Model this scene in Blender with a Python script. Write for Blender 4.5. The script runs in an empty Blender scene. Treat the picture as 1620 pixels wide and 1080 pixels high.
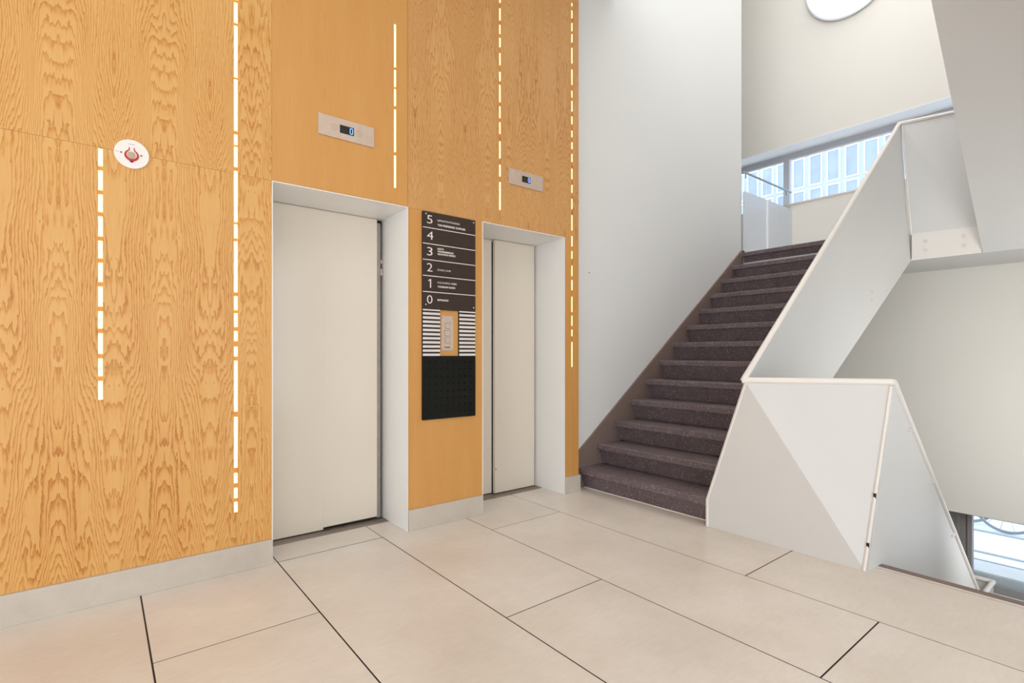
import bpy, bmesh, math, random
from mathutils import Vector, Matrix
random.seed(7)
S = bpy.context.scene
C = S.collection

# ------------------------------------------------------------------ camera
cam = bpy.data.cameras.new('camera')
cam.sensor_width = 36
cam.lens = 36 * 817.5 / 1620
cam.shift_y = 18.5 / 1620
cam.clip_start = 0.05
co = bpy.data.objects.new('camera', cam)
co.location = (0, 0, 1.124)
co.rotation_euler = (math.pi / 2, 0, -math.asin(0.6235))
C.objects.link(co)
S.camera = co

# ------------------------------------------------------------------ world, lights, exposure
W = bpy.data.worlds.new('sky')
S.world = W
W.use_nodes = True
wn = W.node_tree.nodes
bg = wn['Background']
bg.inputs[0].default_value = (0.91, 0.95, 1.0, 1)
bg.inputs[1].default_value = 2.3
S.view_settings.view_transform = 'Standard'
S.view_settings.look = 'None'
S.view_settings.exposure = 0.0
S.view_settings.gamma = 1.0
S.view_settings.use_curve_mapping = False


def area(name, loc, rot, sx, sy, power, col):
    l = bpy.data.lights.new(name, 'AREA')
    l.shape = 'RECTANGLE'
    l.size = sx
    l.size_y = sy
    l.energy = power
    l.color = col
    o = bpy.data.objects.new(name, l)
    o.location = loc
    o.rotation_euler = [math.radians(a) for a in rot]
    C.objects.link(o)
    return o


area('lobby_top_fill', (0.0, -0.4, 4.25), (0, 0, 0), 5.0, 3.2, 24, (1.0, 0.97, 0.93))  # unseen fill lamp added under the ceiling for the lobby
area('entrance_daylight', (-0.3, -3.1, 1.5), (90, 0, 0), 6.0, 2.7, 59, (0.93, 0.97, 1.0))
area('side_fill', (-3.9, 0.0, 1.7), (90, 0, -90), 5.0, 2.9, 44, (0.95, 0.98, 1.0))  # added fill from behind, evens out the front parapet facets
area('stairwell_top_fill', (5.2, 1.5, 7.4), (0, 0, 0), 3.0, 2.6, 70, (1.0, 0.985, 0.965))  # unseen fill lamp added above to brighten the upper stairwell
area('stairwell_side_fill', (3.9, -0.27, 0.9), (90, 0, -50), 0.9, 1.9, 16, (0.96, 0.99, 1.0))  # added fill out of view, lifts the stairwell's right side
area('lower_flight_fill', (5.2, -0.26, 0.4), (98, 0, -52), 1.2, 1.9, 47, (0.96, 0.99, 1.0))  # second added fill out of view, brightens far wall and soffit


# ------------------------------------------------------------------ materials
def lin(c):
    return tuple(((v / 255) / 12.92 if v / 255 <= 0.04045 else ((v / 255 + 0.055) / 1.055) ** 2.4) for v in c) + (1,)


class N:
    def __init__(s, name):
        s.m = bpy.data.materials.new(name)
        s.m.use_nodes = True
        s.t = s.m.node_tree
        s.b = s.t.nodes['Principled BSDF']

    def n(s, typ, **kw):
        x = s.t.nodes.new(typ)
        for k, v in kw.items():
            setattr(x, k, v)
        return x

    def l(s, a, b):
        s.t.links.new(a, b)

    def math(s, op, a, b=None, c=None):
        x = s.n('ShaderNodeMath', operation=op)
        for i, v in enumerate((a, b, c)):
            if v is None:
                continue
            if isinstance(v, (int, float)):
                x.inputs[i].default_value = v
            else:
                s.l(v, x.inputs[i])
        return x.outputs[0]

    def noise(s, vec, scale, detail=2, rough=0.5, dist=0.0):
        x = s.n('ShaderNodeTexNoise')
        s.l(vec, x.inputs['Vector'])
        x.inputs['Scale'].default_value = scale
        x.inputs['Detail'].default_value = detail
        x.inputs['Roughness'].default_value = rough
        x.inputs['Distortion'].default_value = dist
        return x.outputs[0]

    def pos(s):
        return s.n('ShaderNodeNewGeometry').outputs['Position']

    def mapv(s, vec, sc=(1, 1, 1), loc=(0, 0, 0)):
        x = s.n('ShaderNodeMapping')
        s.l(vec, x.inputs[0])
        x.inputs['Scale'].default_value = sc
        x.inputs['Location'].default_value = loc
        return x.outputs[0]

    def ramp(s, fac, stops):
        x = s.n('ShaderNodeValToRGB')
        s.l(fac, x.inputs[0])
        e = x.color_ramp.elements
        e[0].position, e[0].color = stops[0]
        e[1].position, e[1].color = stops[-1]
        for p, c in stops[1:-1]:
            q = e.new(p)
            q.color = c
        return x.outputs[0]

    def bump(s, h, strength=0.1, d=0.01):
        x = s.n('ShaderNodeBump')
        s.l(h, x.inputs['Height'])
        x.inputs['Strength'].default_value = strength
        x.inputs['Distance'].default_value = d
        s.l(x.outputs[0], s.b.inputs['Normal'])


def flat(name, c, rough=0.5, metal=0.0, spec=0.5, var=0.03, scale=1.5, coat=0.0):
    """painted / plain surface with a very faint cloudy variation"""
    k = N(name)
    base = lin(c)
    lo = tuple(v * (1 - var) for v in base[:3]) + (1,)
    hi = tuple(min(1, v * (1 + var)) for v in base[:3]) + (1,)
    f = k.noise(k.pos(), scale, 3, 0.55)
    k.l(k.ramp(f, [(0.3, lo), (0.7, hi)]), k.b.inputs['Base Color'])
    k.b.inputs['Roughness'].default_value = rough
    k.b.inputs['Metallic'].default_value = metal
    k.b.inputs['Specular IOR Level'].default_value = spec
    k.b.inputs['Coat Weight'].default_value = coat
    k.b.inputs['Coat Roughness'].default_value = 0.15
    return k.m


def glow(name, c, strength):
    k = N(name)
    k.b.inputs['Base Color'].default_value = lin(c)
    k.b.inputs['Emission Color'].default_value = lin(c)
    k.b.inputs['Emission Strength'].default_value = strength
    return k.m


def wood(name, light, mid, dark, contrast, kz, kn, ex):
    """book-matched flat-sawn veneer: contour lines of a ring field"""
    k = N(name)
    oc = k.n('ShaderNodeTexCoord').outputs['Object']
    inf = k.n('ShaderNodeObjectInfo')
    sep = k.n('ShaderNodeSeparateXYZ')
    k.l(oc, sep.inputs[0])
    rnd = k.math('MULTIPLY', inf.outputs['Random'], 13.7)
    psep = k.n('ShaderNodeSeparateXYZ')
    k.l(k.pos(), psep.inputs[0])
    xa = k.math('PINGPONG', k.math('ADD', psep.outputs[0], 7.6 + 0.14), 0.19)    # mirrored veneer leaves
    z = k.math('ADD', sep.outputs[2], rnd)
    cmb = k.n('ShaderNodeCombineXYZ')
    k.l(xa, cmb.inputs[0])
    k.l(z, cmb.inputs[2])
    k.l(rnd, cmb.inputs[1])
    v = cmb.outputs[0]
    n1 = k.noise(k.mapv(v, (7, 1, 1.25)), 1.0, 1, 0.5)
    n2 = k.noise(k.mapv(v, (50, 1, 7)), 1.0, 2, 0.65)
    n3 = k.noise(k.mapv(v, (150, 1, 40)), 1.0, 1, 0.5)
    x2 = k.math('ADD', k.math('MULTIPLY', xa, xa), ex * ex)
    F = k.math('MULTIPLY', k.math('SQRT', x2), 118.0)
    F = k.math('ADD', F, k.math('MULTIPLY', z, kz))
    F = k.math('ADD', F, k.math('MULTIPLY', n1, kn))
    F = k.math('ADD', F, k.math('MULTIPLY', n2, 2.2))
    F = k.math('ADD', F, k.math('MULTIPLY', n3, 0.35))
    fr = k.math('FRACT', F)
    line = k.ramp(fr, [(0.0, (0.15, 0.15, 0.15, 1)), (0.10, (0.0, 0, 0, 1)), (0.55, (0.12, 0.12, 0.12, 1)), (0.90, (0.75, 0.75, 0.75, 1)), (1.0, (1, 1, 1, 1))])
    pores = k.noise(k.mapv(k.pos(), (260, 30, 5)), 1.0, 2, 0.6)
    broad = k.noise(k.mapv(v, (7, 1, 1.1)), 1.0, 2, 0.5)
    amt = k.math('MULTIPLY', line, k.math('ADD', k.math('MULTIPLY', broad, 0.9), 0.35))
    amt = k.math('MULTIPLY', amt, contrast)
    amt = k.math('ADD', amt, k.math('MULTIPLY', k.math('SUBTRACT', pores, 0.5), 0.34))
    amt = k.math('ADD', amt, k.math('MULTIPLY', k.math('SUBTRACT', broad, 0.5), 0.5))
    amt = k.math('ADD', amt, 0.12)
    k.l(k.ramp(amt, [(0.0, lin(light)), (0.45, lin(mid)), (1.0, lin(dark))]), k.b.inputs['Base Color'])
    k.b.inputs['Roughness'].default_value = 0.42
    k.b.inputs['Specular IOR Level'].default_value = 0.35
    k.bump(amt, 0.08, 0.002)
    return k.m


def stone(name, a, b, rough):
    k = N(name)
    p = k.pos()
    inf = k.n('ShaderNodeObjectInfo').outputs['Random']
    n1 = k.noise(k.mapv(p, (1, 1, 1)), 2.2, 5, 0.6)
    n2 = k.noise(k.mapv(p, (14, 50, 14)), 1.0, 3, 0.6)
    n3 = k.noise(p, 160, 2, 0.6)
    f = k.math('ADD', k.math('MULTIPLY', n1, 0.60), k.math('MULTIPLY', n2, 0.22))
    f = k.math('ADD', f, k.math('MULTIPLY', n3, 0.18))
    f = k.math('ADD', f, k.math('MULTIPLY', k.math('SUBTRACT', inf, 0.5), 0.05))
    k.l(k.ramp(f, [(0.30, lin(a)), (0.68, lin(b))]), k.b.inputs['Base Color'])
    k.l(k.math('ADD', k.math('MULTIPLY', n1, 0.2), rough - 0.1), k.b.inputs['Roughness'])
    k.bump(n3, 0.05, 0.001)
    return k.m


def speckled(name, base, spot):
    k = N(name)
    p = k.pos()
    vo = k.n('ShaderNodeTexVoronoi')
    vo.feature = 'F1'
    vo.inputs['Scale'].default_value = 95
    k.l(p, vo.inputs['Vector'])
    d = vo.outputs['Distance']
    nz = k.noise(p, 60, 2, 0.6)
    gate = k.math('GREATER_THAN', nz, 0.50)
    dot = k.math('MULTIPLY', k.math('LESS_THAN', d, 0.23), gate)
    mix = k.n('ShaderNodeMix', data_type='RGBA')
    k.l(k.math('MULTIPLY', dot, 0.85), mix.inputs[0])
    lo = lin(base)
    k.l(k.ramp(k.noise(p, 9, 4, 0.6), [(0.3, tuple(v * 0.86 for v in lo[:3]) + (1,)), (0.7, tuple(v * 1.14 for v in lo[:3]) + (1,))]), mix.inputs[6])
    mix.inputs[7].default_value = lin(spot)
    k.l(mix.outputs[2], k.b.inputs['Base Color'])
    k.b.inputs['Roughness'].default_value = 0.46
    return k.m


def glass(name, tint, gloss=0.08):
    k = N(name)
    tr = k.n('ShaderNodeBsdfTransparent')
    tr.inputs[0].default_value = tint
    gl = k.n('ShaderNodeBsdfGlossy')
    gl.inputs['Roughness'].default_value = 0.02
    fr = k.n('ShaderNodeFresnel')
    fr.inputs[0].default_value = 1.45
    mx = k.n('ShaderNodeMixShader')
    geo = k.n('ShaderNodeNewGeometry')
    k.l(k.math('MULTIPLY', fr.outputs[0], k.math('SUBTRACT', 1.0, geo.outputs['Backfacing'])), mx.inputs[0])
    k.l(tr.outputs[0], mx.inputs[1])
    k.l(gl.outputs[0], mx.inputs[2])
    k.l(mx.outputs[0], k.t.nodes['Material Output'].inputs[0])
    return k.m


M = dict(
    wood=wood('oak_veneer_flame', (221, 172, 106), (211, 152, 80), (178, 112, 44), 0.95, 7.5, 19.0, 0.12),
    wood2=wood('oak_veneer_plain', (212, 157, 90), (202, 141, 72), (176, 112, 50), 0.26, 3.0, 7.0, 0.02),
    wood3=wood('oak_veneer_fine', (214, 164, 106), (204, 148, 86), (172, 112, 56), 0.95, 9.0, 18.0, 0.10),
    back=flat('wall_core', (170, 120, 70), 0.8),
    white=flat('white_plaster', (226, 225, 222), 0.75, var=0.012, scale=0.8),
    warmwhite=flat('warm_white_plaster', (237, 232, 223), 0.8, var=0.012, scale=0.8),
    panel=flat('white_lacquered_steel', (216, 214, 211), 0.42, var=0.015, scale=1.2, spec=0.3),
    rail=flat('white_lacquered_rail', (234, 228, 221), 0.25, var=0.01),
    soffit=flat('grey_white_soffit', (214, 212, 209), 0.5, var=0.015),
    door=flat('cream_lacquered_door', (224, 212, 196), 0.16, var=0.015, scale=1.0),
    frame=flat('white_lacquered_frame', (240, 238, 235), 0.35, var=0.012),
    frame_w=flat('aluminium_grey_window_frame', (204, 207, 216), 0.4, var=0.02),
    frame_d=flat('grey_brown_window_frame', (150, 145, 143), 0.45, var=0.03),
    tile=stone('beige_stone_tile', (214, 202, 189), (236, 227, 217), 0.36),
    skirt=stone('grey_stone_skirting', (186, 174, 160), (207, 197, 184), 0.5),
    grout=flat('dark_brown_joint', (44, 33, 27), 0.9),
    steel=flat('brushed_steel', (206, 184, 166), 0.45, 0.35, var=0.05, scale=30),
    steel2=flat('dull_steel_threshold', (160, 148, 138), 0.45, 0.7, var=0.08, scale=20),
    black=flat('matt_black', (22, 22, 20), 0.55),
    dark=flat('black_void', (6, 6, 6), 0.9),
    brown=flat('dark_brown_board', (60, 47, 40), 0.5, spec=0.25, var=0.02),
    pegblack=flat('black_perforated_board', (15, 16, 12), 0.5, spec=0.2, var=0.05, scale=6),
    letters=flat('cream_lettering', (236, 224, 214), 0.5),
    slat=flat('pale_pinkish_slat', (226, 214, 208), 0.5),
    stair=speckled('speckled_rubber_tread', (106, 92, 94), (216, 206, 204)),
    stringer=flat('brown_stringer', (128, 108, 100), 0.55, var=0.03),
    red=flat('red_ring', (190, 28, 26), 0.4),
    blue=flat('dark_blue_mark', (52, 48, 92), 0.5),
    greytxt=flat('grey_print', (120, 116, 120), 0.6),
    disc=flat('white_plastic_disc', (238, 230, 222), 0.35),
    amber=flat('brass_sensor', (188, 165, 140), 0.35, 0.3, var=0.3, scale=200),
    led=glow('warm_led', (255, 224, 140), 2.8),
    leddim=glow('warm_led_gap', (170, 115, 55), 0.6),
    digit=glow('blue_white_digit', (120, 165, 255), 2.2),
    lamp=flat('opal_lamp_bowl', (244, 246, 250), 0.25, var=0.005),
    lampglow=glow('opal_lamp_lit', (246, 250, 255), 0.55),
    glass=glass('clear_glass', (0.97, 0.99, 1.0, 1)),
    glass_b=glass('balustrade_glass', (0.95, 0.965, 0.96, 1)),
    frost=flat('pale_blue_white_panel', (212, 217, 224), 0.3, var=0.02),
    chrome=flat('chrome_rail', (170, 180, 190), 0.2, 0.9),
    facade=flat('pale_blue_grey_cladding', (184, 198, 214), 0.6, var=0.02),
    facframe=flat('white_facade_frame', (250, 252, 255), 0.5, var=0.005),
    facglass=flat('pale_blue_facade_glass', (158, 176, 198), 0.4, var=0.12, scale=2.0),
    pave=flat('light_concrete_paving', (214, 218, 220), 0.8, var=0.05, scale=5),
    pave2=flat('pale_road', (238, 240, 243), 0.8, var=0.03, scale=2),
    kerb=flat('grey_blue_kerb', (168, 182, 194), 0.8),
    tyre=flat('pale_grey_tyre', (140, 152, 164), 0.7),  # plain pale grey for tyres and saddles
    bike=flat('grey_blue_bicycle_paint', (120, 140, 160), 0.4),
)


# ------------------------------------------------------------------ helpers
def tag(o, label=None, cat=None, group=None, kind=None):
    if label: o['label'] = label
    if cat: o['category'] = cat
    if group: o['group'] = group
    if kind: o['kind'] = kind
    return o


def link(name, me, mat, parent=None):
    o = bpy.data.objects.new(name, me)
    if mat is not None and len(me.materials) == 0:
        me.materials.append(M[mat] if isinstance(mat, str) else mat)
    C.objects.link(o)
    if parent: o.parent = parent
    return o


def empty(name, loc=(0, 0, 0)):
    o = bpy.data.objects.new(name, None)
    o.empty_display_size = 0.1
    o['loc0'] = 0
    del o['loc0']
    C.objects.link(o)
    return o


def from_bm(name, bm, mat, parent=None, smooth=False, bevel=0.0, seg=2):
    if bevel:
        bmesh.ops.bevel(bm, geom=list(bm.edges), offset=bevel, segments=seg, affect='EDGES', profile=0.5)
    bmesh.ops.recalc_face_normals(bm, faces=bm.faces)
    me = bpy.data.meshes.new(name)
    bm.to_mesh(me)
    bm.free()
    if smooth:
        for p in me.polygons: p.use_smooth = True
        try:
            me.set_sharp_from_angle(angle=math.radians(40))
        except Exception:
            pass
    return link(name, me, mat, parent)


def bm_box(bm, a, b):
    x0, y0, z0 = a
    x1, y1, z1 = b
    v = [bm.verts.new(p) for p in [(x0, y0, z0), (x1, y0, z0), (x1, y1, z0), (x0, y1, z0), (x0, y0, z1), (x1, y0, z1), (x1, y1, z1), (x0, y1, z1)]]
    for f in [(0, 3, 2, 1), (4, 5, 6, 7), (0, 1, 5, 4), (1, 2, 6, 5), (2, 3, 7, 6), (3, 0, 4, 7)]:
        bm.faces.new([v[i] for i in f])


def box(name, a, b, mat, parent=None, bevel=0.0, seg=2):
    bm = bmesh.new()
    bm_box(bm, a, b)
    return from_bm(name, bm, mat, parent, bevel=bevel, seg=seg)


def boxes(name, lst, mat, parent=None):
    bm = bmesh.new()
    for a, b in lst: bm_box(bm, a, b)
    return from_bm(name, bm, mat, parent)


def bm_prism(bm, pts, vec):
    vec = Vector(vec)
    v0 = [bm.verts.new(p) for p in pts]
    v1 = [bm.verts.new(Vector(p) + vec) for p in pts]
    n = len(pts)
    bm.faces.new(v0)
    bm.faces.new(list(reversed(v1)))
    for i in range(n):
        bm.faces.new([v0[i], v0[(i + 1) % n], v1[(i + 1) % n], v1[i]])


def prism(name, pts, vec, mat, parent=None, bevel=0.0):
    bm = bmesh.new()
    bm_prism(bm, pts, vec)
    return from_bm(name, bm, mat, parent, bevel=bevel)


def bm_tube(bm, p, q, r, n=12, r2=None, caps=True):
    p, q = Vector(p), Vector(q)
    d = (q - p)
    L = d.length
    if L < 1e-6: return
    rot = d.to_track_quat('Z', 'Y').to_matrix().to_4x4()
    mat = Matrix.Translation((p + q) / 2) @ rot
    bmesh.ops.create_cone(bm, cap_ends=caps, segments=n, radius1=r, radius2=r if r2 is None else r2, depth=L, matrix=mat)


def tube(name, pts, r, mat, parent=None, n=12):
    bm = bmesh.new()
    for a, b in zip(pts[:-1], pts[1:]):
        bm_tube(bm, a, b, r, n)
    for a in pts[1:-1]:
        bmesh.ops.create_uvsphere(bm, u_segments=n, v_segments=8, radius=r, matrix=Matrix.Translation(a))
    return from_bm(name, bm, mat, parent, smooth=True)


def cut_plate(axis, u0, u1, w0, w1, d0, d1, holes):
    """plate in the (u, z) plane with rectangular holes; axis 'Y': u = x, 'X': u = y; d0..d1 its thickness"""
    us = sorted({u0, u1} | {h for a in holes for h in a[:2] if u0 < h < u1})
    ws = sorted({w0, w1} | {h for a in holes for h in a[2:] if w0 < h < w1})
    bm = bmesh.new()
    vs = {}

    def V(u, w, d):
        kk = (round(u, 5), round(w, 5), d)
        if kk not in vs:
            vs[kk] = bm.verts.new((u, d, w) if axis == 'Y' else (d, u, w))
        return vs[kk]
    solid = {}
    for i in range(len(us) - 1):
        for j in range(len(ws) - 1):
            cu, cw = (us[i] + us[i + 1]) / 2, (ws[j] + ws[j + 1]) / 2
            solid[i, j] = not any(h[0] < cu < h[1] and h[2] < cw < h[3] for h in holes)
    for (i, j), s in solid.items():
        if not s: continue
        a, b, c, d = us[i], us[i + 1], ws[j], ws[j + 1]
        bm.faces.new([V(a, c, d0), V(b, c, d0), V(b, d, d0), V(a, d, d0)])
        bm.faces.new([V(a, c, d1), V(a, d, d1), V(b, d, d1), V(b, c, d1)])
        for (di, dj, p, q) in ((-1, 0, (a, c), (a, d)), (1, 0, (b, c), (b, d)), (0, -1, (a, c), (b, c)), (0, 1, (a, d), (b, d))):
            if not solid.get((i + di, j + dj), False):
                bm.faces.new([V(*p, d0), V(*q, d0), V(*q, d1), V(*p, d1)])
    return bm


def text(name, s, x, z, y, size, mat, parent, bold=0.0, ext=0.0004, width=None):
    cu = bpy.data.curves.new(name, 'FONT')
    cu.body = s
    cu.size = size
    cu.extrude = ext
    cu.offset = bold
    cu.resolution_u = 4
    t = bpy.data.objects.new(name, cu)
    C.objects.link(t)
    bpy.context.view_layer.update()
    me = bpy.data.meshes.new_from_object(t.evaluated_get(bpy.context.evaluated_depsgraph_get()))
    bpy.data.objects.remove(t)
    xs = [v.co.x for v in me.vertices]
    k = (width / (max(xs) - min(xs))) if width else 1.0
    x_0 = min(xs)
    for v in me.vertices:
        a, b, c = v.co
        v.co = (x + (a - x_0) * k, y - c, z + b)
    me.materials.clear()
    return link(name, me, mat, parent)


def struct(o):
    o['kind'] = 'structure'
    return o


YW = 2.9595      # face of the wood wall
YD = 3.30        # face of the lift doors
YS = 3.035       # white stair wall
XF = 7.065       # far wall
XG = 7.37        # plane of the windows in the far wall
ZD = 2.045       # top of door openings
D1 = (0.718, 1.518)
D2 = (2.093, 2.895)
ZC = 4.32        # lobby ceiling

# ------------------------------------------------------------------ the shell
wl = struct(from_bm('wall_left', cut_plate('Y', -4.0, 3.053, 0, ZC, YW + 0.022, 3.42, [(D1[0], D1[1], -1, ZD), (D2[0], D2[1], -1, ZD)]), 'back'))
struct(box('wall_center', (3.053, YS, -2.3), (5.834, 3.285, 7.5), 'white'))
bm = bmesh.new()
bm_tube(bm, (3.262, YS - 0.004, 1.811), (3.262, YS, 1.811), 0.006, 10)
from_bm('wall_screw', bm, 'steel2', [o for o in C.objects if o.name == 'wall_center'][0])
struct(box('wall_center.001', (5.0, 5.0, -2.3), (7.4, 5.2, 7.5), 'white'))
struct(box('wall_center.002', (4.8, 3.285, -2.3), (5.0, 5.2, 7.5), 'white'))
# far wall with the high landing window and the low street window
far = struct(from_bm('wall_back', cut_plate('X', -0.5, 5.2, -2.3, 7.5, XF, 7.46, [(0.2, 4.7, 3.077, 3.851), (-0.3, 1.75, -1.42, -0.551)]), 'warmwhite'))
struct(box('wall_right', (3.24, -0.5, -2.3), (XF, -0.3, 7.5), 'white'))
struct(box('wall_right.001', (3.24, -3.2, -2.3), (3.44, -0.5, 4.6), 'white'))
struct(from_bm('wall_front', cut_plate('Y', -4.2, 3.44, 0, 4.6, -3.4, -3.2, [(-3.5, 2.8, 0.05, 2.92)]), 'white'))
struct(from_bm('wall_front.001', cut_plate('X', -3.2, 3.42, 0, 4.6, -4.2, -4.0, [(-2.6, 2.4, 0.2, 3.0)]), 'white'))
struct(box('wall_front.002', (3.0, -0.5, -2.3), (3.2, YS, -0.3), 'white'))
struct(box('ceiling', (-4.2, -3.4, ZC), (3.6, 3.42, 4.62), 'white'))
struct(box('ceiling.001', (3.0, -0.5, 7.5), (7.46, 5.2, 7.7), 'white'))
struct(box('floor.002', (3.2, -0.5, -2.5), (7.4, 5.2, -2.3), 'tile'))

# entrance glazing behind the viewer
w3 = struct(empty('window_3'))
for i in range(5):
    x0 = -3.5 + i * 1.26
    box('pane', (x0 + 0.05, -3.31, 0.1), (x0 + 1.21, -3.30, 2.87), 'glass', w3)
boxes('frame', [((-3.5 + i * 1.26 - 0.03, -3.34, 0.05), (-3.5 + i * 1.26 + 0.03, -3.27, 2.92)) for i in range(6)] + [((-3.5, -3.34, 0.05), (2.8, -3.27, 0.1)), ((-3.5, -3.34, 2.87), (2.8, -3.27, 2.92))], 'frame_d', w3)

w4 = struct(empty('added_side_window'))  # unseen glazing, added as an opening for the side fill
for i in range(4):
    y0 = -2.6 + i * 1.25
    box('pane', (-4.11, y0 + 0.03, 0.25), (-4.10, y0 + 1.22, 2.95), 'glass', w4)
boxes('frame', [((-4.14, -2.6 + i * 1.25 - 0.03, 0.2), (-4.07, -2.6 + i * 1.25 + 0.03, 3.0)) for i in range(5)], 'frame_d', w4)

# ------------------------------------------------------------------ floor tiles
fl = struct(empty('floor'))
box('screed', (-4.0, -3.2, -0.3), (3.24, 3.42, -0.0018), 'grout', fl)
g = 0.0030
XJ = [-3.452, -2.852, -2.252, -1.652, -1.052, -0.452, 0.148, 0.748, 1.351, 1.952, 2.551, 3.185]
YJ = {-1: 1.60, 0: 2.277, 1: 2.958, 2: 1.734, 3: 2.654, 4: 1.307}


def lay(x0, x1, cuts, ytop, ybot=-3.2):
    ys = [ybot] + sorted(c for c in cuts if ybot < c < ytop - 0.02) + [ytop]
    for a, b in zip(ys[:-1], ys[1:]):
        box('tile', (x0 + g, a + g, -0.0018), (x1 - g, b - g, 0.0), 'tile', fl, bevel=0.0008, seg=1)


for i in range(len(XJ) - 1):
    x0, x1 = XJ[i], XJ[i + 1]
    j = YJ.get(i - 6, 2.277 - 0.69 * (i % 3))
    cuts = [j + 1.92 * q for q in range(-4, 3)]
    lay(x0, x1, cuts, YW)
# floor inside the two lift recesses, up to the thresholds
for a, b, c, d in [(D1[0], 0.748, YW, 3.215), (0.748, 1.351, YW, 3.215), (1.351, D1[1], YW, 3.215), (D2[0], 2.551, YW, 3.215), (2.551, D2[1], YW, 3.215)]:
    box('tile', (a + (g if a in (0.748, 1.351, 2.551) else 0), c + (2.2 * g if a == 0.748 else -g), -0.0018), (b - (g if b in (0.748, 1.351, 2.551) else 0), d, 0.0), 'tile', fl)
box('tile', (3.056, YW, -0.0018), (3.185, YS, 0.0), 'tile', fl)
box('tile', (3.185 + g, -0.5, -0.0018), (3.212, 0.95, 0.0), 'tile', fl)
box('nosing_strip', (3.212, -0.5, -0.05), (3.262, 0.95, 0.001), 'stringer', fl)

# upper landing
struct(boxes('floor.001', [((5.86, 1.56, 2.017), (6.13, YS, 2.280)), ((6.13, 1.50, 2.017), (XF, YS, 2.280)), ((6.13, -0.3, 2.017), (XF, 1.50, 2.280))], 'soffit'))

# ------------------------------------------------------------------ skirting
for nm, x0, x1 in (('baseboard_left', -4.0, D1[0]), ('baseboard_left.001', D1[1] + 0.003, D2[0] - 0.003), ('baseboard_left.002', D2[1] + 0.003, 3.066)):
    struct(box(nm, (x0, YW - 0.014, 0), (x1, YW + 0.02, 0.133), 'skirt', bevel=0.0015, seg=1))

# ------------------------------------------------------------------ veneered panels of the left wall
SW = 0.0085
leds = [(0.002, 0.916, 2.040), (0.546, 0.308, 4.20), (1.432, 2.150, 3.166), (2.250, 2.154, 4.20), (2.980, 1.014, 3.949)]
def led_w(x): return SW if x < 1 else 0.0066


slots = [(x - led_w(x), x + led_w(x), a, b) for x, a, b in leds]


def vpanel(x0, x1, z0, z1, mat, gl=0.0005, gr=0.0005):
    zc = (z0 + z1) / 2
    xc = (x0 + x1) / 2
    bm = cut_plate('Y', x0 + gl, x1 - gr, z0 + 0.0005, z1 - 0.0005, YW, YW + 0.02, slots)
    bmesh.ops.translate(bm, verts=bm.verts, vec=(-xc, 0, -zc))
    o = from_bm('veneer_panel', bm, mat, wl)
    o.location = (xc, 0, zc)
    return o


zb = 0.133
for x0, x1 in ((-4.0, -3.115), (-3.115, -1.895), (-1.895, -0.675), (-0.675, 0.546)):
    vpanel(x0, x1, zb, ZD, 'wood')
    vpanel(x0, x1, ZD, ZC, 'wood')
vpanel(0.546, D1[0], zb, ZD, 'wood')
vpanel(0.546, D1[0], ZD, ZC, 'wood')
vpanel(D1[0], D1[1], ZD, ZC, 'wood2')
vpanel(D1[1], 2.250, ZD, ZC, 'wood3', gl=0.0018)
vpanel(2.250, 2.980, ZD, ZC, 'wood3')
vpanel(2.980, 3.053, ZD, ZC, 'wood3')
vpanel(D1[1], D2[0], zb, ZD, 'wood2')
vpanel(D2[1], 2.980, zb, ZD, 'wood2')
vpanel(2.980, 3.053, zb, ZD, 'wood2')
box('end_board', (3.0532, YW, 0.133), (3.056, YS, ZC), 'wood2', wl)

# ------------------------------------------------------------------ lift doors
def liftdoor(name, D, leaves):
    d = struct(empty(name))
    t = 0.004
    # white steel lining of the recess, its edge standing proud of the veneer as a thin line
    boxes('reveal', [((D[0], YW - 0.006, 0.0), (D[0] + t, YD + 0.06, ZD)), ((D[1] - t, YW - 0.006, 0.0), (D[1], YD + 0.06, ZD)), ], 'frame', d)
    prism('head_lining', [(D[0] + t, YW - 0.006, ZD), (D[0] + t, YW - 0.006, ZD - 0.004), (D[0] + t, YD, 2.0305), (D[0] + t, YD + 0.06, 2.0305), (D[0] + t, YD + 0.06, ZD)], (D[1] - D[0] - 2 * t, 0, 0), 'frame', d)
    boxes('threshold', [((D[0] + t, 3.216, -0.01), (D[1] - t, 3.252, 0.001)), ((D[0] + t, 3.256, -0.01), (D[1] - t, YD + 0.07, 0.002))], 'steel2', d)
    box('threshold_groove', (D[0] + t, 3.250, -0.012), (D[1] - t, 3.258, -0.0008), 'black', d)
    for x0, x1, y, z0 in leaves:
        box('door_leaf', (x0, y, z0), (x1, y + 0.03, 2.028), 'door', d, bevel=0.002)
    boxes('shaft_dark_sheet', [((D[0], 3.405, -0.0018), (D[1], 3.419, 2.04))], 'dark', d)  # sheet coloured black to give the darkness of the shaft
    return d


d1 = liftdoor('door_1', D1, [(0.722, 1.105, YD, 0.008), (1.099, 1.466, YD + 0.002, 0.020)])
box('edge_profile', (1.466, YD + 0.004, 0.010), (1.492, YD + 0.03, 2.005), 'steel2', d1, bevel=0.002)
box('latch', (1.496, YD + 0.012, 1.735), (1.508, YD + 0.03, 1.76), 'steel', d1)
box('latch', (1.496, YD + 0.012, 1.655), (1.508, YD + 0.03, 1.70), 'steel', d1)
box('guide_rail', (1.20, YD + 0.035, 2.0), (1.514, YD + 0.05, 2.03), 'black', d1)
d2 = liftdoor('door_2', D2, [(2.097, 2.452, YD + 0.035, 0.008), (2.458, 2.874, YD, 0.008)])
for d_, xx, zz in ((d2, 2.4665, 0.20),):
    box('keyhole', (xx - 0.003, YD - 0.001, zz - 0.006), (xx + 0.003, YD + 0.001, zz + 0.006), 'black', d_)

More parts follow.
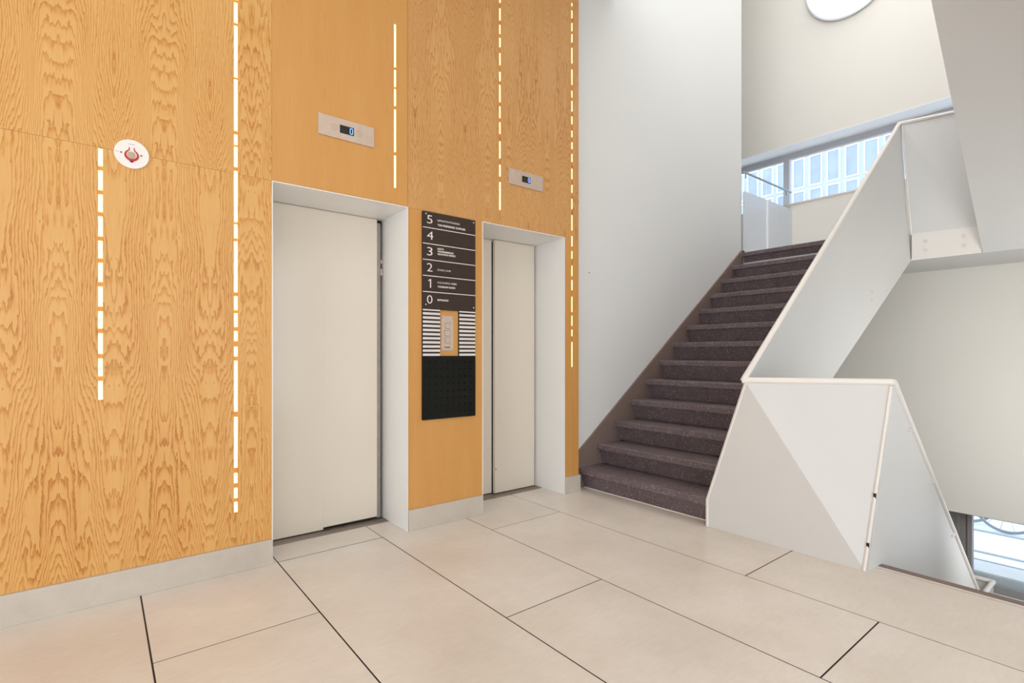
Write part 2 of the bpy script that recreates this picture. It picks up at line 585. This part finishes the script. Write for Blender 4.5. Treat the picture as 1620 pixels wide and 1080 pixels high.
# ------------------------------------------------------------------ LED strips
LAB = ['short glowing light slot at far left, just left of the round alarm disc', 'tall glowing light slot running up out of frame, left of first lift',
       'short glowing light slot right of the larger indicator, above the first lift\'s corner', 'glowing light slot coming down between the lifts, left of the smaller indicator',
       'long dotted glowing light slot at the right edge of the wood wall']
for (x, a, b), lab in zip(leds, LAB):
    s = tag(empty('light_strip'), lab, 'light strip', 'vertical light slots in the wood wall')
    box('channel', (x - led_w(x), YW + 0.010, a), (x + led_w(x), YW + 0.020, b), 'leddim', s)
    z = a
    first = True
    while z < b - 0.01:
        if abs(x - 0.002) < 0.01:
            L, gap = random.uniform(0.075, 0.10), 0.022
        else:
            L, gap = random.choice([0.05, 0.07, 0.10, 0.16, 0.26]), random.uniform(0.012, 0.03)
            if x > 2: L, gap = random.choice([0.05, 0.06, 0.08, 0.12]), random.uniform(0.03, 0.06)
            if first: L = 0.05 if x < 1 else 0.2
        first = False
        e = min(z + L, b)
        w = led_w(x) * (0.93 if x < 2 else random.choice([0.6, 0.75, 0.93]))
        box('led_segment', (x - w, YW + 0.001, z), (x + w, YW + 0.010, e), 'led', s)
        z = e + gap

# ------------------------------------------------------------------ round fire alarm disc
al = tag(empty('alarm_disc'), 'round white wall plate with red horseshoe ring, beside the leftmost light slot', 'alarm')
cx_, cz_ = 0.1145, 2.040
bm = bmesh.new()
bm_tube(bm, (cx_, YW - 0.008, cz_), (cx_, YW, cz_), 0.0655, 48)
from_bm('base', bm, 'disc', al, smooth=True)
bm = bmesh.new()
path = []
for i in range(29):
    t = math.radians(-238 + 0 + i * (296 / 28))
    path.append(Vector((cx_ + 0.0235 * math.cos(t), 0, cz_ - 0.005 + 0.0225 * math.sin(t))))
path = [Vector((cx_ - 0.0105, 0, cz_ + 0.030)), Vector((cx_ - 0.0085, 0, cz_ + 0.024))] + path + [Vector((cx_ + 0.0085, 0, cz_ + 0.024)), Vector((cx_ + 0.0105, 0, cz_ + 0.030))]
n = len(path)
ring = []
for i, p in enumerate(path):
    tg = (path[min(i + 1, n - 1)] - path[max(i - 1, 0)]).normalized()
    nn = Vector((tg.z, 0, -tg.x))
    w = 0.0014 + 0.0034 * math.sin(math.pi * i / (n - 1))
    ring.append((bm.verts.new(p + nn * w + Vector((0, YW - 0.011, 0))), bm.verts.new(p - nn * w + Vector((0, YW - 0.011, 0)))))
for a, b in zip(ring[:-1], ring[1:]): bm.faces.new([a[0], a[1], b[1], b[0]])
ret = bmesh.ops.extrude_face_region(bm, geom=list(bm.faces))
bmesh.ops.translate(bm, verts=[v for v in ret['geom'] if isinstance(v, bmesh.types.BMVert)], vec=(0, 0.0035, 0))
from_bm('ring', bm, 'red', al)
bm = bmesh.new()
bm_tube(bm, (cx_, YW - 0.0105, cz_ - 0.005), (cx_, YW - 0.006, cz_ - 0.005), 0.0155, 24)
from_bm('sensor', bm, 'amber', al)
for sx, sz in ((-0.039, 0.0), (0.036, 0.0)):
    bm = bmesh.new()
    bm_tube(bm, (cx_ + sx, YW - 0.010, cz_ + sz), (cx_ + sx, YW - 0.006, cz_ + sz), 0.004, 12)
    from_bm('screw', bm, 'greytxt', al)
prism('mark', [(cx_ - 0.009, YW - 0.0095, cz_ - 0.034), (cx_, YW - 0.0095, cz_ - 0.040), (cx_ + 0.009, YW - 0.0095, cz_ - 0.034), (cx_ + 0.004, YW - 0.0095, cz_ - 0.029), (cx_ - 0.004, YW - 0.0095, cz_ - 0.029)], (0, 0.002, 0), 'blue', al)
box('print', (cx_ - 0.014, YW - 0.0085, cz_ + 0.044), (cx_ + 0.012, YW - 0.0078, cz_ + 0.0452), 'greytxt', al)
box('print', (cx_ - 0.060, YW - 0.0085, cz_), (cx_ - 0.047, YW - 0.0078, cz_ + 0.001), 'greytxt', al)

# ------------------------------------------------------------------ floor indicators over the doors
def indicator(x0, x1, z0, z1, sc, label, holes):
    t = tag(empty('floor_indicator'), label, 'display', 'floor indicators above the lifts')
    box('plate', (x0, YW - 0.008, z0), (x1, YW, z1), 'steel', t, bevel=0.0012, seg=1)
    box('screen', (sc[0], YW - 0.0095, sc[2]), (sc[1], YW - 0.006, sc[3]), 'black', t)
    w, h = 0.0029, sc[3] - sc[2] - 0.012
    dx1 = sc[1] - 0.007
    dx0 = dx1 - 0.017
    dz0, dz1 = sc[2] + 0.006, sc[3] - 0.006
    boxes('digit', [((dx0, YW - 0.0103, dz0 + 0.003), (dx0 + w, YW - 0.009, dz1 - 0.003)), ((dx1 - w, YW - 0.0103, dz0 + 0.003), (dx1, YW - 0.009, dz1 - 0.003)),
                    ((dx0 + 0.002, YW - 0.0103, dz0), (dx1 - 0.002, YW - 0.009, dz0 + w)), ((dx0 + 0.002, YW - 0.0103, dz1 - w), (dx1 - 0.002, YW - 0.009, dz1))], 'digit', t)
    for hx in holes:
        bm = bmesh.new()
        for a in range(-2, 3):
            for b in range(-2, 3):
                if abs(a) == 2 and abs(b) == 2: continue
                p = (hx + a * 0.0085, YW - 0.0083, (z0 + z1) / 2 + b * 0.0085)
                bm_tube(bm, p, (p[0], YW - 0.006, p[2]), 0.0016, 8)
        from_bm('speaker_holes', bm, 'brown', t)['kind'] = 'stuff'


indicator(0.960, 1.292, 2.361, 2.480, (1.083, 1.166, 2.397, 2.443), 'larger steel floor indicator showing 0, above the first lift door', (1.050, 1.199))
indicator(2.325, 2.659, 2.359, 2.474, (2.450, 2.531, 2.396, 2.441), 'steel floor indicator showing 0, above the right lift door', ())

# ------------------------------------------------------------------ directory sign
sg = tag(empty('directory_sign'), 'dark brown and black floor directory board between the two lifts', 'sign')
sx0, sx1 = 1.617, 2.025
yb = YW - 0.016
box('name_board', (sx0, yb, 1.408), (sx1, YW, 2.038), 'brown', sg, bevel=0.001, seg=1)
for k in range(5):
    z = 2.038 - (k + 1) * 0.1035
    box('divider', (sx0, yb - 0.0008, z - 0.0024), (sx1, yb + 0.001, z + 0.0024), 'letters', sg)
rows = [('5', [('LEPRASTICHTINGNLR', 0.0172, 0.0, 0.052, 0.172), ('THE PREFERRED SUPPLIER', 0.0172, 0.0006, 0.082, 0.218)]),
        ('4', []),
        ('3', [('NOVTI', 0.0150, 0.0006, 0.030, 0.046), ('WONDERBRICKS', 0.0150, 0.0006, 0.047, 0.122), ('GROWING MINDS', 0.0150, 0.0006, 0.064, 0.137)]),
        ('2', [('SCALE | HUB', 0.0160, 0.0, 0.064, 0.100)]),
        ('1', [('COLOURFUL REBEL', 0.0160, 0.0, 0.0435, 0.150), ('YOURSAFE RADIO', 0.0150, 0.0006, 0.070, 0.136)]),
        ('0', [('ENTRANCE', 0.0160, 0.0006, 0.054, 0.082)])]
for k, (num, lines) in enumerate(rows):
    top = 2.038 - k * 0.1035
    if num == '1':
        q0, qz = sx0 + 0.052, top - 0.0755
        prism('numeral', [(q0, yb - 0.0008, qz), (q0 + 0.0078, yb - 0.0008, qz), (q0 + 0.0078, yb - 0.0008, qz + 0.055), (q0 + 0.002, yb - 0.0008, qz + 0.055), (q0 - 0.012, yb - 0.0008, qz + 0.047), (q0 - 0.012, yb - 0.0008, qz + 0.040), (q0, yb - 0.0008, qz + 0.046)], (0, 0.001, 0), 'letters', sg)
    else: text('numeral', num, sx0 + 0.030, top - 0.0755, yb - 0.0005, 0.078, 'letters', sg, bold=-0.0006, width=(0.040 if num not in '14' else (0.046 if num == '4' else None)))
    for s, size, bold, dz, wd in lines:
        text('lettering', s, sx0 + 0.108, top - dz, yb - 0.0005, size, 'letters', sg, bold=bold * 0.8, width=wd)
for px_, pz_ in ((sx0 + 0.022, 2.022), (sx1 - 0.016, 2.020), (sx0 + 0.022, 1.438), (sx1 - 0.016, 1.436)):
    bm = bmesh.new()
    bm_tube(bm, (px_, yb - 0.002, pz_), (px_, yb, pz_), 0.0042, 10)
    from_bm('screw', bm, 'letters', sg)
for a, b in ((sx0, 1.745), (1.893, sx1)):
    box('slat_backing', (a, yb + 0.003, 1.106), (b, YW, 1.408), 'black', sg)
    for k in range(12):
        z = 1.1065 + k * 0.0266
        box('slat', (a + 0.001, yb - 0.001, z), (b - 0.001, yb + 0.004, min(z + 0.0152, 1.408)), 'slat', sg, bevel=0.0006, seg=1)
# perforated black board with real holes
bm = bmesh.new()
px0, px1, pz0, pz1 = sx0, sx1, 0.694, 1.106
nx = nz = 8
mx_, mz_ = 0.022, 0.018
cw, ch = (px1 - px0 - 2 * mx_) / nx, (pz1 - pz0 - 2 * mz_) / nz
vc = {}


def vv(x, z):
    kk = (round(x, 5), round(z, 5))
    if kk not in vc: vc[kk] = bm.verts.new((x, yb, z))
    return vc[kk]


for i in range(nx):
    for j in range(nz):
        ax, az = px0 + mx_ + i * cw, pz0 + mz_ + j * ch
        cx0, cz0 = ax + cw / 2, az + ch / 2
        sq = [(ax, az), (cx0, az), (ax + cw, az), (ax + cw, cz0), (ax + cw, az + ch), (cx0, az + ch), (ax, az + ch), (ax, cz0)]
        oc = [bm.verts.new((cx0 + 0.0075 * math.cos(math.radians(225 + 45 * q)), yb, cz0 + 0.0055 * math.sin(math.radians(225 + 45 * q)))) for q in range(8)]
        ob = [bm.verts.new((v.co.x, yb + 0.008, v.co.z)) for v in oc]
        sv = [vv(*p) for p in sq]
        for q in range(8):
            r_ = (q + 1) % 8
            bm.faces.new([sv[q], sv[r_], oc[r_], oc[q]])
            bm.faces.new([oc[q], oc[r_], ob[r_], ob[q]])
for (a, b, c, d) in ((px0, px0 + mx_, pz0, pz1), (px1 - mx_, px1, pz0, pz1), (px0 + mx_, px1 - mx_, pz0, pz0 + mz_), (px0 + mx_, px1 - mx_, pz1 - mz_, pz1)):
    bm.faces.new([bm.verts.new(p) for p in ((a, yb, c), (b, yb, c), (b, yb, d), (a, yb, d))])
bm_box(bm, (px0, yb + 0.0085, pz0), (px1, YW, pz1))
for (a, b, c, d) in ((px0, px1, pz0, pz0), (px0, px1, pz1, pz1), (px0, px0, pz0, pz1), (px1, px1, pz0, pz1)):
    bm.faces.new([bm.verts.new(p) for p in ((a, yb, c), (b, yb, d), (b, yb + 0.009, d), (a, yb + 0.009, c))])
from_bm('perforated_board', bm, 'pegblack', sg)

# call button plate
cb = tag(empty('call_button_plate'), 'small steel lift call plate with three square buttons inside the directory board', 'button panel')
bx0, bx1, bz0, bz1 = 1.759, 1.854, 1.141, 1.372
box('plate', (bx0, YW - 0.006, bz0), (bx1, YW, bz1), 'steel', cb, bevel=0.001, seg=1)
xc = (bx0 + bx1) / 2 + 0.001
for zc, w in ((1.305, 0.019), (1.257, 0.025), (1.209, 0.019)):
    boxes('button_rim', [((xc - w, YW - 0.0068, zc - 0.019), (xc + w, YW - 0.004, zc + 0.019))], 'greytxt', cb)
    box('button', (xc - w + 0.0022, YW - 0.009, zc - 0.0165), (xc + w - 0.0022, YW - 0.006, zc + 0.0165), 'steel', cb, bevel=0.0008, seg=1)
for a, b in ((bx0 + 0.008, bz0 + 0.012), (bx1 - 0.008, bz0 + 0.012), (bx0 + 0.008, bz1 - 0.014), (bx1 - 0.008, bz1 - 0.014)):
    bm = bmesh.new()
    bm_tube(bm, (a, YW - 0.0075, b), (a, YW - 0.005, b), 0.0026, 10)
    from_bm('screw', bm, 'greytxt', cb)
box('maker_mark', (xc - 0.024, YW - 0.0066, 1.160), (xc + 0.020, YW - 0.005, 1.1655), 'brown', cb)

# ------------------------------------------------------------------ stairs going up
TR = 0.2246
RI = 0.1761


def nose(i): return 3.109 + TR * i, 0.173 + RI * i


def yright(x, z):            # inner face of the leaning parapet at a given point
    t = (x - 3.087) / 3.028
    zb_, zt_ = -0.26 + 2.277 * t, 0.945 + 2.41 * t
    f = max(0.0, min(1.0, (z - zb_) / (zt_ - zb_)))
    y = (1.834 - 0.336 * t) * (1 - f) + 1.578 * f
    if t < 0.08 and z < 0.2: y = 1.834
    return y + 0.016


st = tag(empty('staircase'), 'flight of dark speckled steps rising right of the lifts', 'staircase')
for i in range(13):
    x, z = nose(i)
    xe = x + (0.285 if i < 12 else 0.09)
    bm = bmesh.new()
    pts = [(x, z - 0.045), (x, z - 0.006), (x + 0.006, z), (xe, z), (xe, z - 0.045)]
    a = [bm.verts.new((p, yright(p, z - 0.045), q)) for p, q in pts]
    b = [bm.verts.new((p, YS - 0.001, q)) for p, q in pts]
    bm.faces.new(a)
    bm.faces.new(list(reversed(b)))
    for q in range(5): bm.faces.new([a[q], a[(q + 1) % 5], b[(q + 1) % 5], b[q]])
    from_bm('tread', bm, 'stair', st)
    zl = z - RI
    bm = bmesh.new()
    pts = [(x + 0.032, z - 0.045), (x + 0.060, z - 0.045), (x + 0.106, zl), (x + 0.078, zl)]
    a = [bm.verts.new((p, yright(p, q), q)) for p, q in pts]
    b = [bm.verts.new((p, YS - 0.02, q)) for p, q in pts]
    bm.faces.new(a)
    bm.faces.new(list(reversed(b)))
    for q in range(4): bm.faces.new([a[q], a[(q + 1) % 4], b[(q + 1) % 4], b[q]])
    from_bm('riser', bm, 'stair', st)
# dark string board along the wall
prism('string_board', [(3.058, YS - 0.020, 0.0), (3.058, YS - 0.020, 0.262), (5.815, YS - 0.020, 2.315), (5.834, YS - 0.020, 2.315), (5.834, YS - 0.020, 2.05), (3.30, YS - 0.020, 0.0)], (0, 0.019, 0), 'stringer', st)
box('base_bead', (3.179, 1.85, 0.0), (3.188, YS - 0.02, 0.006), 'letters', st)
# underside of the flight
prism('underside', [(3.30, 1.86, 0.0), (3.45, 1.86, 0.0), (5.86, 1.86, 2.02), (5.86, 1.86, 1.80)], (0, YS - 1.87, 0), 'soffit', st)

# ------------------------------------------------------------------ folded white parapets
def plate3(name, tris, th_dir, mat, parent, th=0.012):
    """folded sheet: list of polygons given an equal offset"""
    bm = bmesh.new()
    for poly, d in tris:
        bm_prism(bm, [Vector(p) for p in poly], Vector(d) * th)
    return from_bm(name, bm, mat, parent)


RR = 0.019
A0 = (3.087, 1.834, 0.0)
A1 = (3.087, 1.834, 0.172)
TL = (3.087, 1.578, 0.945)
BR = (3.087, 0.950, 0.0)
TRr = (3.462, 0.937, 0.950)
UT = (6.115, 1.578, 3.355)
UB = (6.115, 1.498, 2.273)
UL = (6.115, 1.498, 2.017)

p1 = tag(empty('stair_parapet'), 'white folded steel parapet panel facing us at the foot of the stairs', 'parapet')
plate3('left_facet', [([A0, A1, TL, BR], (1, 0, 0))], None, 'panel', p1)
plate3('right_facet', [([TL, TRr, BR], (0.93, 0, -0.36))], None, 'panel', p1)
tube('handrail', [(3.080, 1.600, 0.958), (3.470, 0.935, 0.962)], RR, 'rail', p1)
tube('edge_bead', [A0, A1, TL], 0.006, 'rail', p1, n=8)
tube('lit_seam_strip', [(3.082, 0.952, 0.0), (3.456, 0.938, 0.938)], 0.009, 'rail', p1, n=8)  # white strip stands in for daylight showing through the panel seam
for t in (0.13, 0.385):
    c = Vector(BR).lerp(Vector(TRr), t) + Vector((-0.009, 0.0, 0))
    box('joint_clip', c - Vector((0.006, 0.006, 0.013)), c + Vector((0.004, 0.006, 0.013)), 'black', p1)

p2 = tag(empty('stair_parapet'), 'long sloping white steel parapet along the open side of the rising stairs', 'parapet')
bm = bmesh.new()
LB = (3.087, 1.834, -0.26)
ns = 14
rows_ = []
for k in range(ns + 1):
    t = k / ns
    bot = Vector(LB).lerp(Vector(UL), t)
    top = Vector(TL).lerp(Vector(UT), t)
    rows_.append([bot.lerp(top, q / 5) for q in range(6)])
rows_[0] = [Vector(LB), Vector(A0), Vector(A1), Vector(A1).lerp(Vector(TL), 0.33), Vector(A1).lerp(Vector(TL), 0.66), Vector(TL)]
vs = [[bm.verts.new(p) for p in r] for r in rows_]
for k in range(ns):
    for q in range(5): bm.faces.new([vs[k][q], vs[k + 1][q], vs[k + 1][q + 1], vs[k][q + 1]])
rr = bmesh.ops.extrude_face_region(bm, geom=list(bm.faces))
bmesh.ops.translate(bm, verts=[v for v in rr['geom'] if isinstance(v, bmesh.types.BMVert)], vec=(0, 0.012, 0))
from_bm('panel', bm, 'panel', p2, smooth=True)
tube('handrail', [(3.080, 1.590, 0.958), (6.115, 1.590, 3.368)], RR, 'rail', p2)
for t, f in ((0.74, 0.13), (0.74, 0.19), (0.985, 0.15)):
    c = Vector(LB).lerp(Vector(UL), t).lerp(Vector(TL).lerp(Vector(UT), t), f)
    bm = bmesh.new()
    bm_tube(bm, c + Vector((0, -0.004, 0)), c + Vector((0, 0.002, 0)), 0.014, 16)
    from_bm('bolt_cap', bm, 'panel', p2, smooth=True)

RT = (6.125, 1.15, 3.31)
RB = (6.115, 0.985, 2.255)
RL = (6.115, 0.985, 2.015)
p3 = tag(empty('stair_parapet'), 'upper white folded parapet across the landing edge, with four bolt caps', 'parapet')
plate3('left_facet', [([UT, UB, RB], (1, 0, 0))], None, 'panel', p3)
plate3('right_facet', [([UT, (6.19, 0.985, 3.30), RB], (0.97, 0, -0.1))], None, 'panel', p3)
plate3('edge_beam', [([UB, UL, RL, RB], (1, 0, 0))], None, 'rail', p3)
tube('handrail', [(6.115, 1.590, 3.368), (6.19, 0.985, 3.335)], RR, 'rail', p3)
tube('lit_seam_strip', [(6.109, 1.565, 3.34), (6.109, 1.492, 2.27)], 0.009, 'rail', p3, n=8)  # white strip again in place of the bright seam
box('shadow_gap', (6.1115, 1.492, 2.03), (6.114, 1.498, 2.26), 'stringer', p3)
for yy, zz in ((1.385, 2.185), (1.385, 2.100), (1.105, 2.185), (1.105, 2.100)):
    bm = bmesh.new()
    bm_tube(bm, (6.110, yy, zz), (6.116, yy, zz), 0.016, 16)
    from_bm('bolt_cap', bm, 'panel', p3, smooth=True)

DE = (6.10, 0.935, -1.245)
p4 = tag(empty('stair_parapet'), 'white parapet with handrail dropping beside the stairs that go down', 'parapet')
prism('panel', [(3.100, 0.950, -0.02), TRr, DE, (6.10, 0.935, -2.28), (5.9, 0.935, -2.28), (3.25, 0.935, -0.30), (3.110, 0.950, -0.30)], (0, -0.012, 0), 'panel', p4)
tube('handrail', [(3.462, 0.930, 0.962), (6.10, 0.930, -1.240)], 0.021, 'rail', p4)
for t in (0.115, 0.29, 0.50):
    c = Vector((3.462, 0.922, 0.930)).lerp(Vector((6.10, 0.922, -1.27)), t)
    box('rail_bracket', c - Vector((0.05, 0.006, 0.012)), c + Vector((0.05, 0.006, 0.006)), 'panel', p4)

# lower landing parapet corner seen past the floor edge
p5 = tag(empty('stair_parapet'), 'small cream parapet corner far below, in front of the street window', 'parapet')
zl = -1.005
YB = 0.970
XB = 6.50
tube('handrail', [(XB, 1.22, zl), (XB, YB, zl), (5.2, YB, zl)], 0.022, 'rail', p5)
box('cross_panel', (XB - 0.006, YB, -2.28), (XB + 0.006, 1.22, zl), 'rail', p5)
box('long_panel', (5.2, YB - 0.006, -2.28), (XB - 0.006, YB + 0.006, zl), 'panel', p5)

# ------------------------------------------------------------------ the return flight overhead and the flight down
rf = tag(empty('staircase'), 'grey sloping underside of the next flight overhead at the right', 'staircase')
x1_, z1_ = 6.117, 2.012
x0_, z0_ = 3.60, 2.012 + 0.922 * (6.117 - 3.60)
prism('underside', [(x1_, 0.978, z1_), (x0_, 0.978, z0_), (x0_, 0.978, z0_ + 0.22), (x1_, 0.978, z1_ + 0.22)], (0, -1.27, 0), 'soffit', rf)
for i in range(12):
    xx = x1_ - 0.19 * i - 0.02
    zz = 2.40 + 0.176 * i
    box('tread', (xx - 0.24, -0.29, zz), (xx + 0.0, 0.96, zz + 0.04), 'stair', rf)
sd = tag(empty('staircase'), 'dark speckled steps going down from the floor edge', 'staircase')
for i in range(12):
    xx = 3.262 + 0.2246 * i
    zz = -0.176 * (i + 1)
    box('tread', (xx, -0.29, zz - 0.045), (xx + 0.26, 0.92, zz), 'stair', sd)
    box('riser', (xx, -0.29, zz), (xx + 0.02, 0.92, zz + 0.128), 'stair', sd)

# ------------------------------------------------------------------ landing balustrade (glass over panel)
gb = tag(empty('landing_balustrade'), 'glass balustrade with slim steel rail on the upper landing', 'balustrade')
for a, b in ((5.837, 6.370), (6.412, 7.062)):
    box('lower_panel', (a, 3.000, 2.282), (b, 3.020, 3.000), 'frost', gb)
    box('glass_pane', (a, 3.006, 3.000), (b, 3.014, 3.185), 'glass_b', gb)
box('post', (6.370, 2.995, 2.282), (6.412, 3.025, 3.000), 'facframe', gb)
tube('top_rail', [(5.837, 3.008, 3.225), (7.062, 3.008, 3.225)], 0.012, 'chrome', gb)
tube('rail_stem', [(6.93, 3.008, 3.16), (6.93, 3.008, 3.225)], 0.007, 'chrome', gb)
tube('rail_stem', [(5.88, 3.008, 3.16), (5.88, 3.008, 3.225)], 0.007, 'chrome', gb)
box('kerb', (5.837, 2.975, 2.280), (7.06, 3.03, 2.312), 'rail', gb)

# ------------------------------------------------------------------ windows of the far wall
w1 = struct(empty('window_1'))
boxes('frame', [((XG, 0.2, 3.765), (XG + 0.06, 4.7, 3.851)), ((XG, 0.2, 3.077), (XG + 0.06, 4.7, 3.155))] +
      [((XG, y, 3.155), (XG + 0.06, y + 0.078, 3.765)) for y in (0.2, 1.70, 3.160, 4.622)], 'frame_w', w1)
boxes('glazing_bead', [((XG - 0.012, 1.78, 3.745), (XG + 0.002, 3.160, 3.765)), ((XG - 0.012, 3.24, 3.745), (XG + 0.002, 4.62, 3.765))], 'facframe', w1)
for a, b in ((0.278, 1.70), (1.778, 3.160), (3.238, 4.622)):
    box('pane', (XG + 0.025, a, 3.155), (XG + 0.035, b, 3.765), 'glass', w1)
boxes('sill', [((XF - 0.012, 0.2, 3.060), (XG + 0.06, 3.0, 3.079))], 'rail', w1)
struct(box('trim_1', (XF - 0.004, 0.201, 3.844), (XG - 0.001, 4.699, 3.8505), 'facframe'))

w2 = struct(empty('window_2'))
boxes('frame', [((XG, -0.3, -0.625), (XG + 0.06, 1.75, -0.551)), ((XG, 1.262, -1.42), (XG + 0.06, 1.75, -0.625)), ((XG - 0.03, 1.262, -1.36), (XG, 1.300, -0.6)),
                ((XG - 0.012, 1.36, -1.36), (XG, 1.40, -0.6)), ((XG, -0.3, -1.42), (XG + 0.06, 1.262, -1.325)), ((XF + 0.005, 1.742, -1.40), (XG, 1.7499, -0.556)), ((XF + 0.005, -0.3, -0.5575), (XG, 1.742, -0.5515))], 'frame_d', w2)
box('pane', (XG + 0.025, -0.3, -1.325), (XG + 0.035, 1.262, -0.625), 'glass', w2)
box('sill', (XF - 0.01, -0.3, -1.42), (XG, 1.75, -1.400), 'facframe', w2)

# ------------------------------------------------------------------ dome lamp on the far wall
lp = tag(empty('dome_lamp'), 'round white opal lamp high on the far wall, cut by the top edge', 'lamp')
lc = Vector((XF - 0.012, 2.33, 5.66))
bm = bmesh.new()
prof = [(0.47, 0.0), (0.47, -0.05), (0.44, -0.09), (0.36, -0.13), (0.22, -0.155), (0.0, -0.165)]
seg = 48
rings = []
for r, d in prof[:-1]:
    rings.append([bm.verts.new((lc.x + d, lc.y + r * math.cos(2 * math.pi * q / seg), lc.z + r * math.sin(2 * math.pi * q / seg))) for q in range(seg)])
tip = bm.verts.new((lc.x + prof[-1][1], lc.y, lc.z))
for a, b in zip(rings[:-1], rings[1:]):
    for q in range(seg): bm.faces.new([a[q], a[(q + 1) % seg], b[(q + 1) % seg], b[q]])
for q in range(seg): bm.faces.new([rings[-1][q], rings[-1][(q + 1) % seg], tip])
from_bm('bowl', bm, 'lampglow', lp, smooth=True)
bm = bmesh.new()
bm_tube(bm, lc + Vector((-0.02, 0, 0)), lc, 0.485, 48)
from_bm('back_plate', bm, 'lamp', lp, smooth=True)

# ------------------------------------------------------------------ outside: building opposite and street
bd = tag(empty('building'), 'pale facade of white framed panes across the street, through the high window', 'building')
FX = 14.0
box('wall', (FX + 0.03, -6, -1.6), (FX + 0.5, 12, 14), 'facade', bd)
pitch = 0.3985
for ro, (z0, z1) in enumerate(((5.345, 6.10), (4.55, 5.268), (6.18, 6.95))):
    for k in range(13):
        ya = 5.925 - pitch * (k - 5)
        yb2 = ya - 0.300
        fr_ = boxes('window_frame', [((FX, yb2 + 0.028, z0), (FX + 0.04, ya - 0.028, z0 + 0.025)), ((FX, yb2 + 0.028, z1 - 0.025), (FX + 0.04, ya - 0.028, z1)), ((FX, yb2, z0), (FX + 0.04, yb2 + 0.028, z1)), ((FX, ya - 0.028, z0), (FX + 0.04, ya, z1))], 'facframe', bd)
        box('window_pane', (FX + 0.018, yb2 + 0.028, z0 + 0.025), (FX + 0.028, ya - 0.028, z1 - 0.025), 'facglass', fr_)

gr = struct(empty('ground'))
ZG = -1.25
box('pavement', (7.46, -8, ZG - 0.2), (7.87, 14, ZG), 'pave', gr)
for k in range(12):
    y0 = -6.0 + 1.1 * k + 0.05
    box('paving_slab', (7.47, y0 + 0.005, ZG), (7.86, y0 + 1.095, ZG + 0.01), 'pave', gr)
box('kerb', (7.872, -8, ZG - 0.2), (7.90, 14, ZG + 0.014), 'kerb', gr)
box('kerb', (8.19, -8, ZG - 0.2), (8.235, 14, ZG + 0.012), 'kerb', gr)
box('cycle_strip', (7.90, -8, ZG - 0.2), (9.17, 14, ZG), 'pave2', gr)
box('kerb', (9.17, -8, ZG - 0.2), (9.215, 14, ZG + 0.012), 'kerb', gr)
box('road', (9.215, -8, ZG - 0.2), (FX + 0.03, 14, ZG), 'pave2', gr)


def bicycle(x, y, label, tone):
    """side-on along Y, front wheel at y, rear wheel at y - 1.05"""
    b = tag(empty('bicycle'), label, 'bicycle', 'bicycles parked outside')
    R = 0.34
    zc = ZG + R + 0.004
    for yy in (y, y - 1.05):
        bm = bmesh.new()
        n = 40
        for q in range(n):
            a0, a1 = 2 * math.pi * q / n, 2 * math.pi * (q + 1) / n
            bm_tube(bm, (x, yy + R * math.cos(a0) * 0.95, zc + R * 0.95 * math.sin(a0)), (x, yy + R * 0.95 * math.cos(a1), zc + R * 0.95 * math.sin(a1)), 0.018, 8)
        wv = from_bm('wheel', bm, 'tyre', b, smooth=True)
        bm = bmesh.new()
        for q in range(14):
            a0 = 2 * math.pi * q / 14
            bm_tube(bm, (x, yy, zc), (x, yy + R * 0.92 * math.cos(a0), zc + R * 0.92 * math.sin(a0)), 0.0022, 4)
        bm_tube(bm, (x - 0.04, yy, zc), (x + 0.04, yy, zc), 0.018, 10)
        from_bm('spokes', bm, 'chrome', wv)
    bb = Vector((x, y - 0.62, zc - 0.03))
    hd0, hd1 = Vector((x, y - 0.13, zc + 0.30)), Vector((x, y - 0.19, zc + 0.52))
    seat = Vector((x, y - 0.80, zc + 0.48))
    rear = Vector((x, y - 1.05, zc))
    bm = bmesh.new()
    for a, c, r in ((bb, hd0, 0.018), (bb, seat, 0.016), (hd1, seat.lerp(bb, 0.15), 0.016), (hd0, hd1, 0.02), (hd0, Vector((x, y, zc)), 0.013), (bb, rear, 0.010), (rear, seat.lerp(bb, 0.15), 0.009)):
        bm_tube(bm, a, c, r, 8)
    from_bm('frame', bm, tone, b, smooth=True)
    bm = bmesh.new()
    bm_tube(bm, hd1, hd1 + Vector((0, 0.02, 0.10)), 0.013, 8)
    bm_tube(bm, hd1 + Vector((-0.27, -0.06, 0.11)), hd1 + Vector((0.27, -0.06, 0.11)), 0.011, 8)
    from_bm('handlebar', bm, 'chrome', b, smooth=True)
    bm = bmesh.new()
    bmesh.ops.create_uvsphere(bm, u_segments=12, v_segments=8, radius=1, matrix=Matrix.Translation(seat + Vector((0, -0.02, 0.05))) @ Matrix.Diagonal((0.07, 0.14, 0.03, 1)))
    from_bm('saddle', bm, 'tyre', b, smooth=True)
    bm = bmesh.new()
    bm_tube(bm, bb + Vector((-0.05, 0, 0)), bb + Vector((-0.05, 0.10, -0.13)), 0.009, 6)
    bm_tube(bm, bb + Vector((0.05, 0, 0)), bb + Vector((0.05, -0.10, 0.13)), 0.009, 6)
    bm_box(bm, bb + Vector((-0.13, 0.06, -0.145)), bb + Vector((-0.05, 0.14, -0.12)))
    from_bm('crank', bm, 'chrome', b)


bicycle(9.32, 1.25, 'grey bicycle whose wheel shows at the right of the street window', 'bike')
bicycle(9.55, 2.75, 'grey bicycle with only its rear part showing at the left of the street window', 'bike')
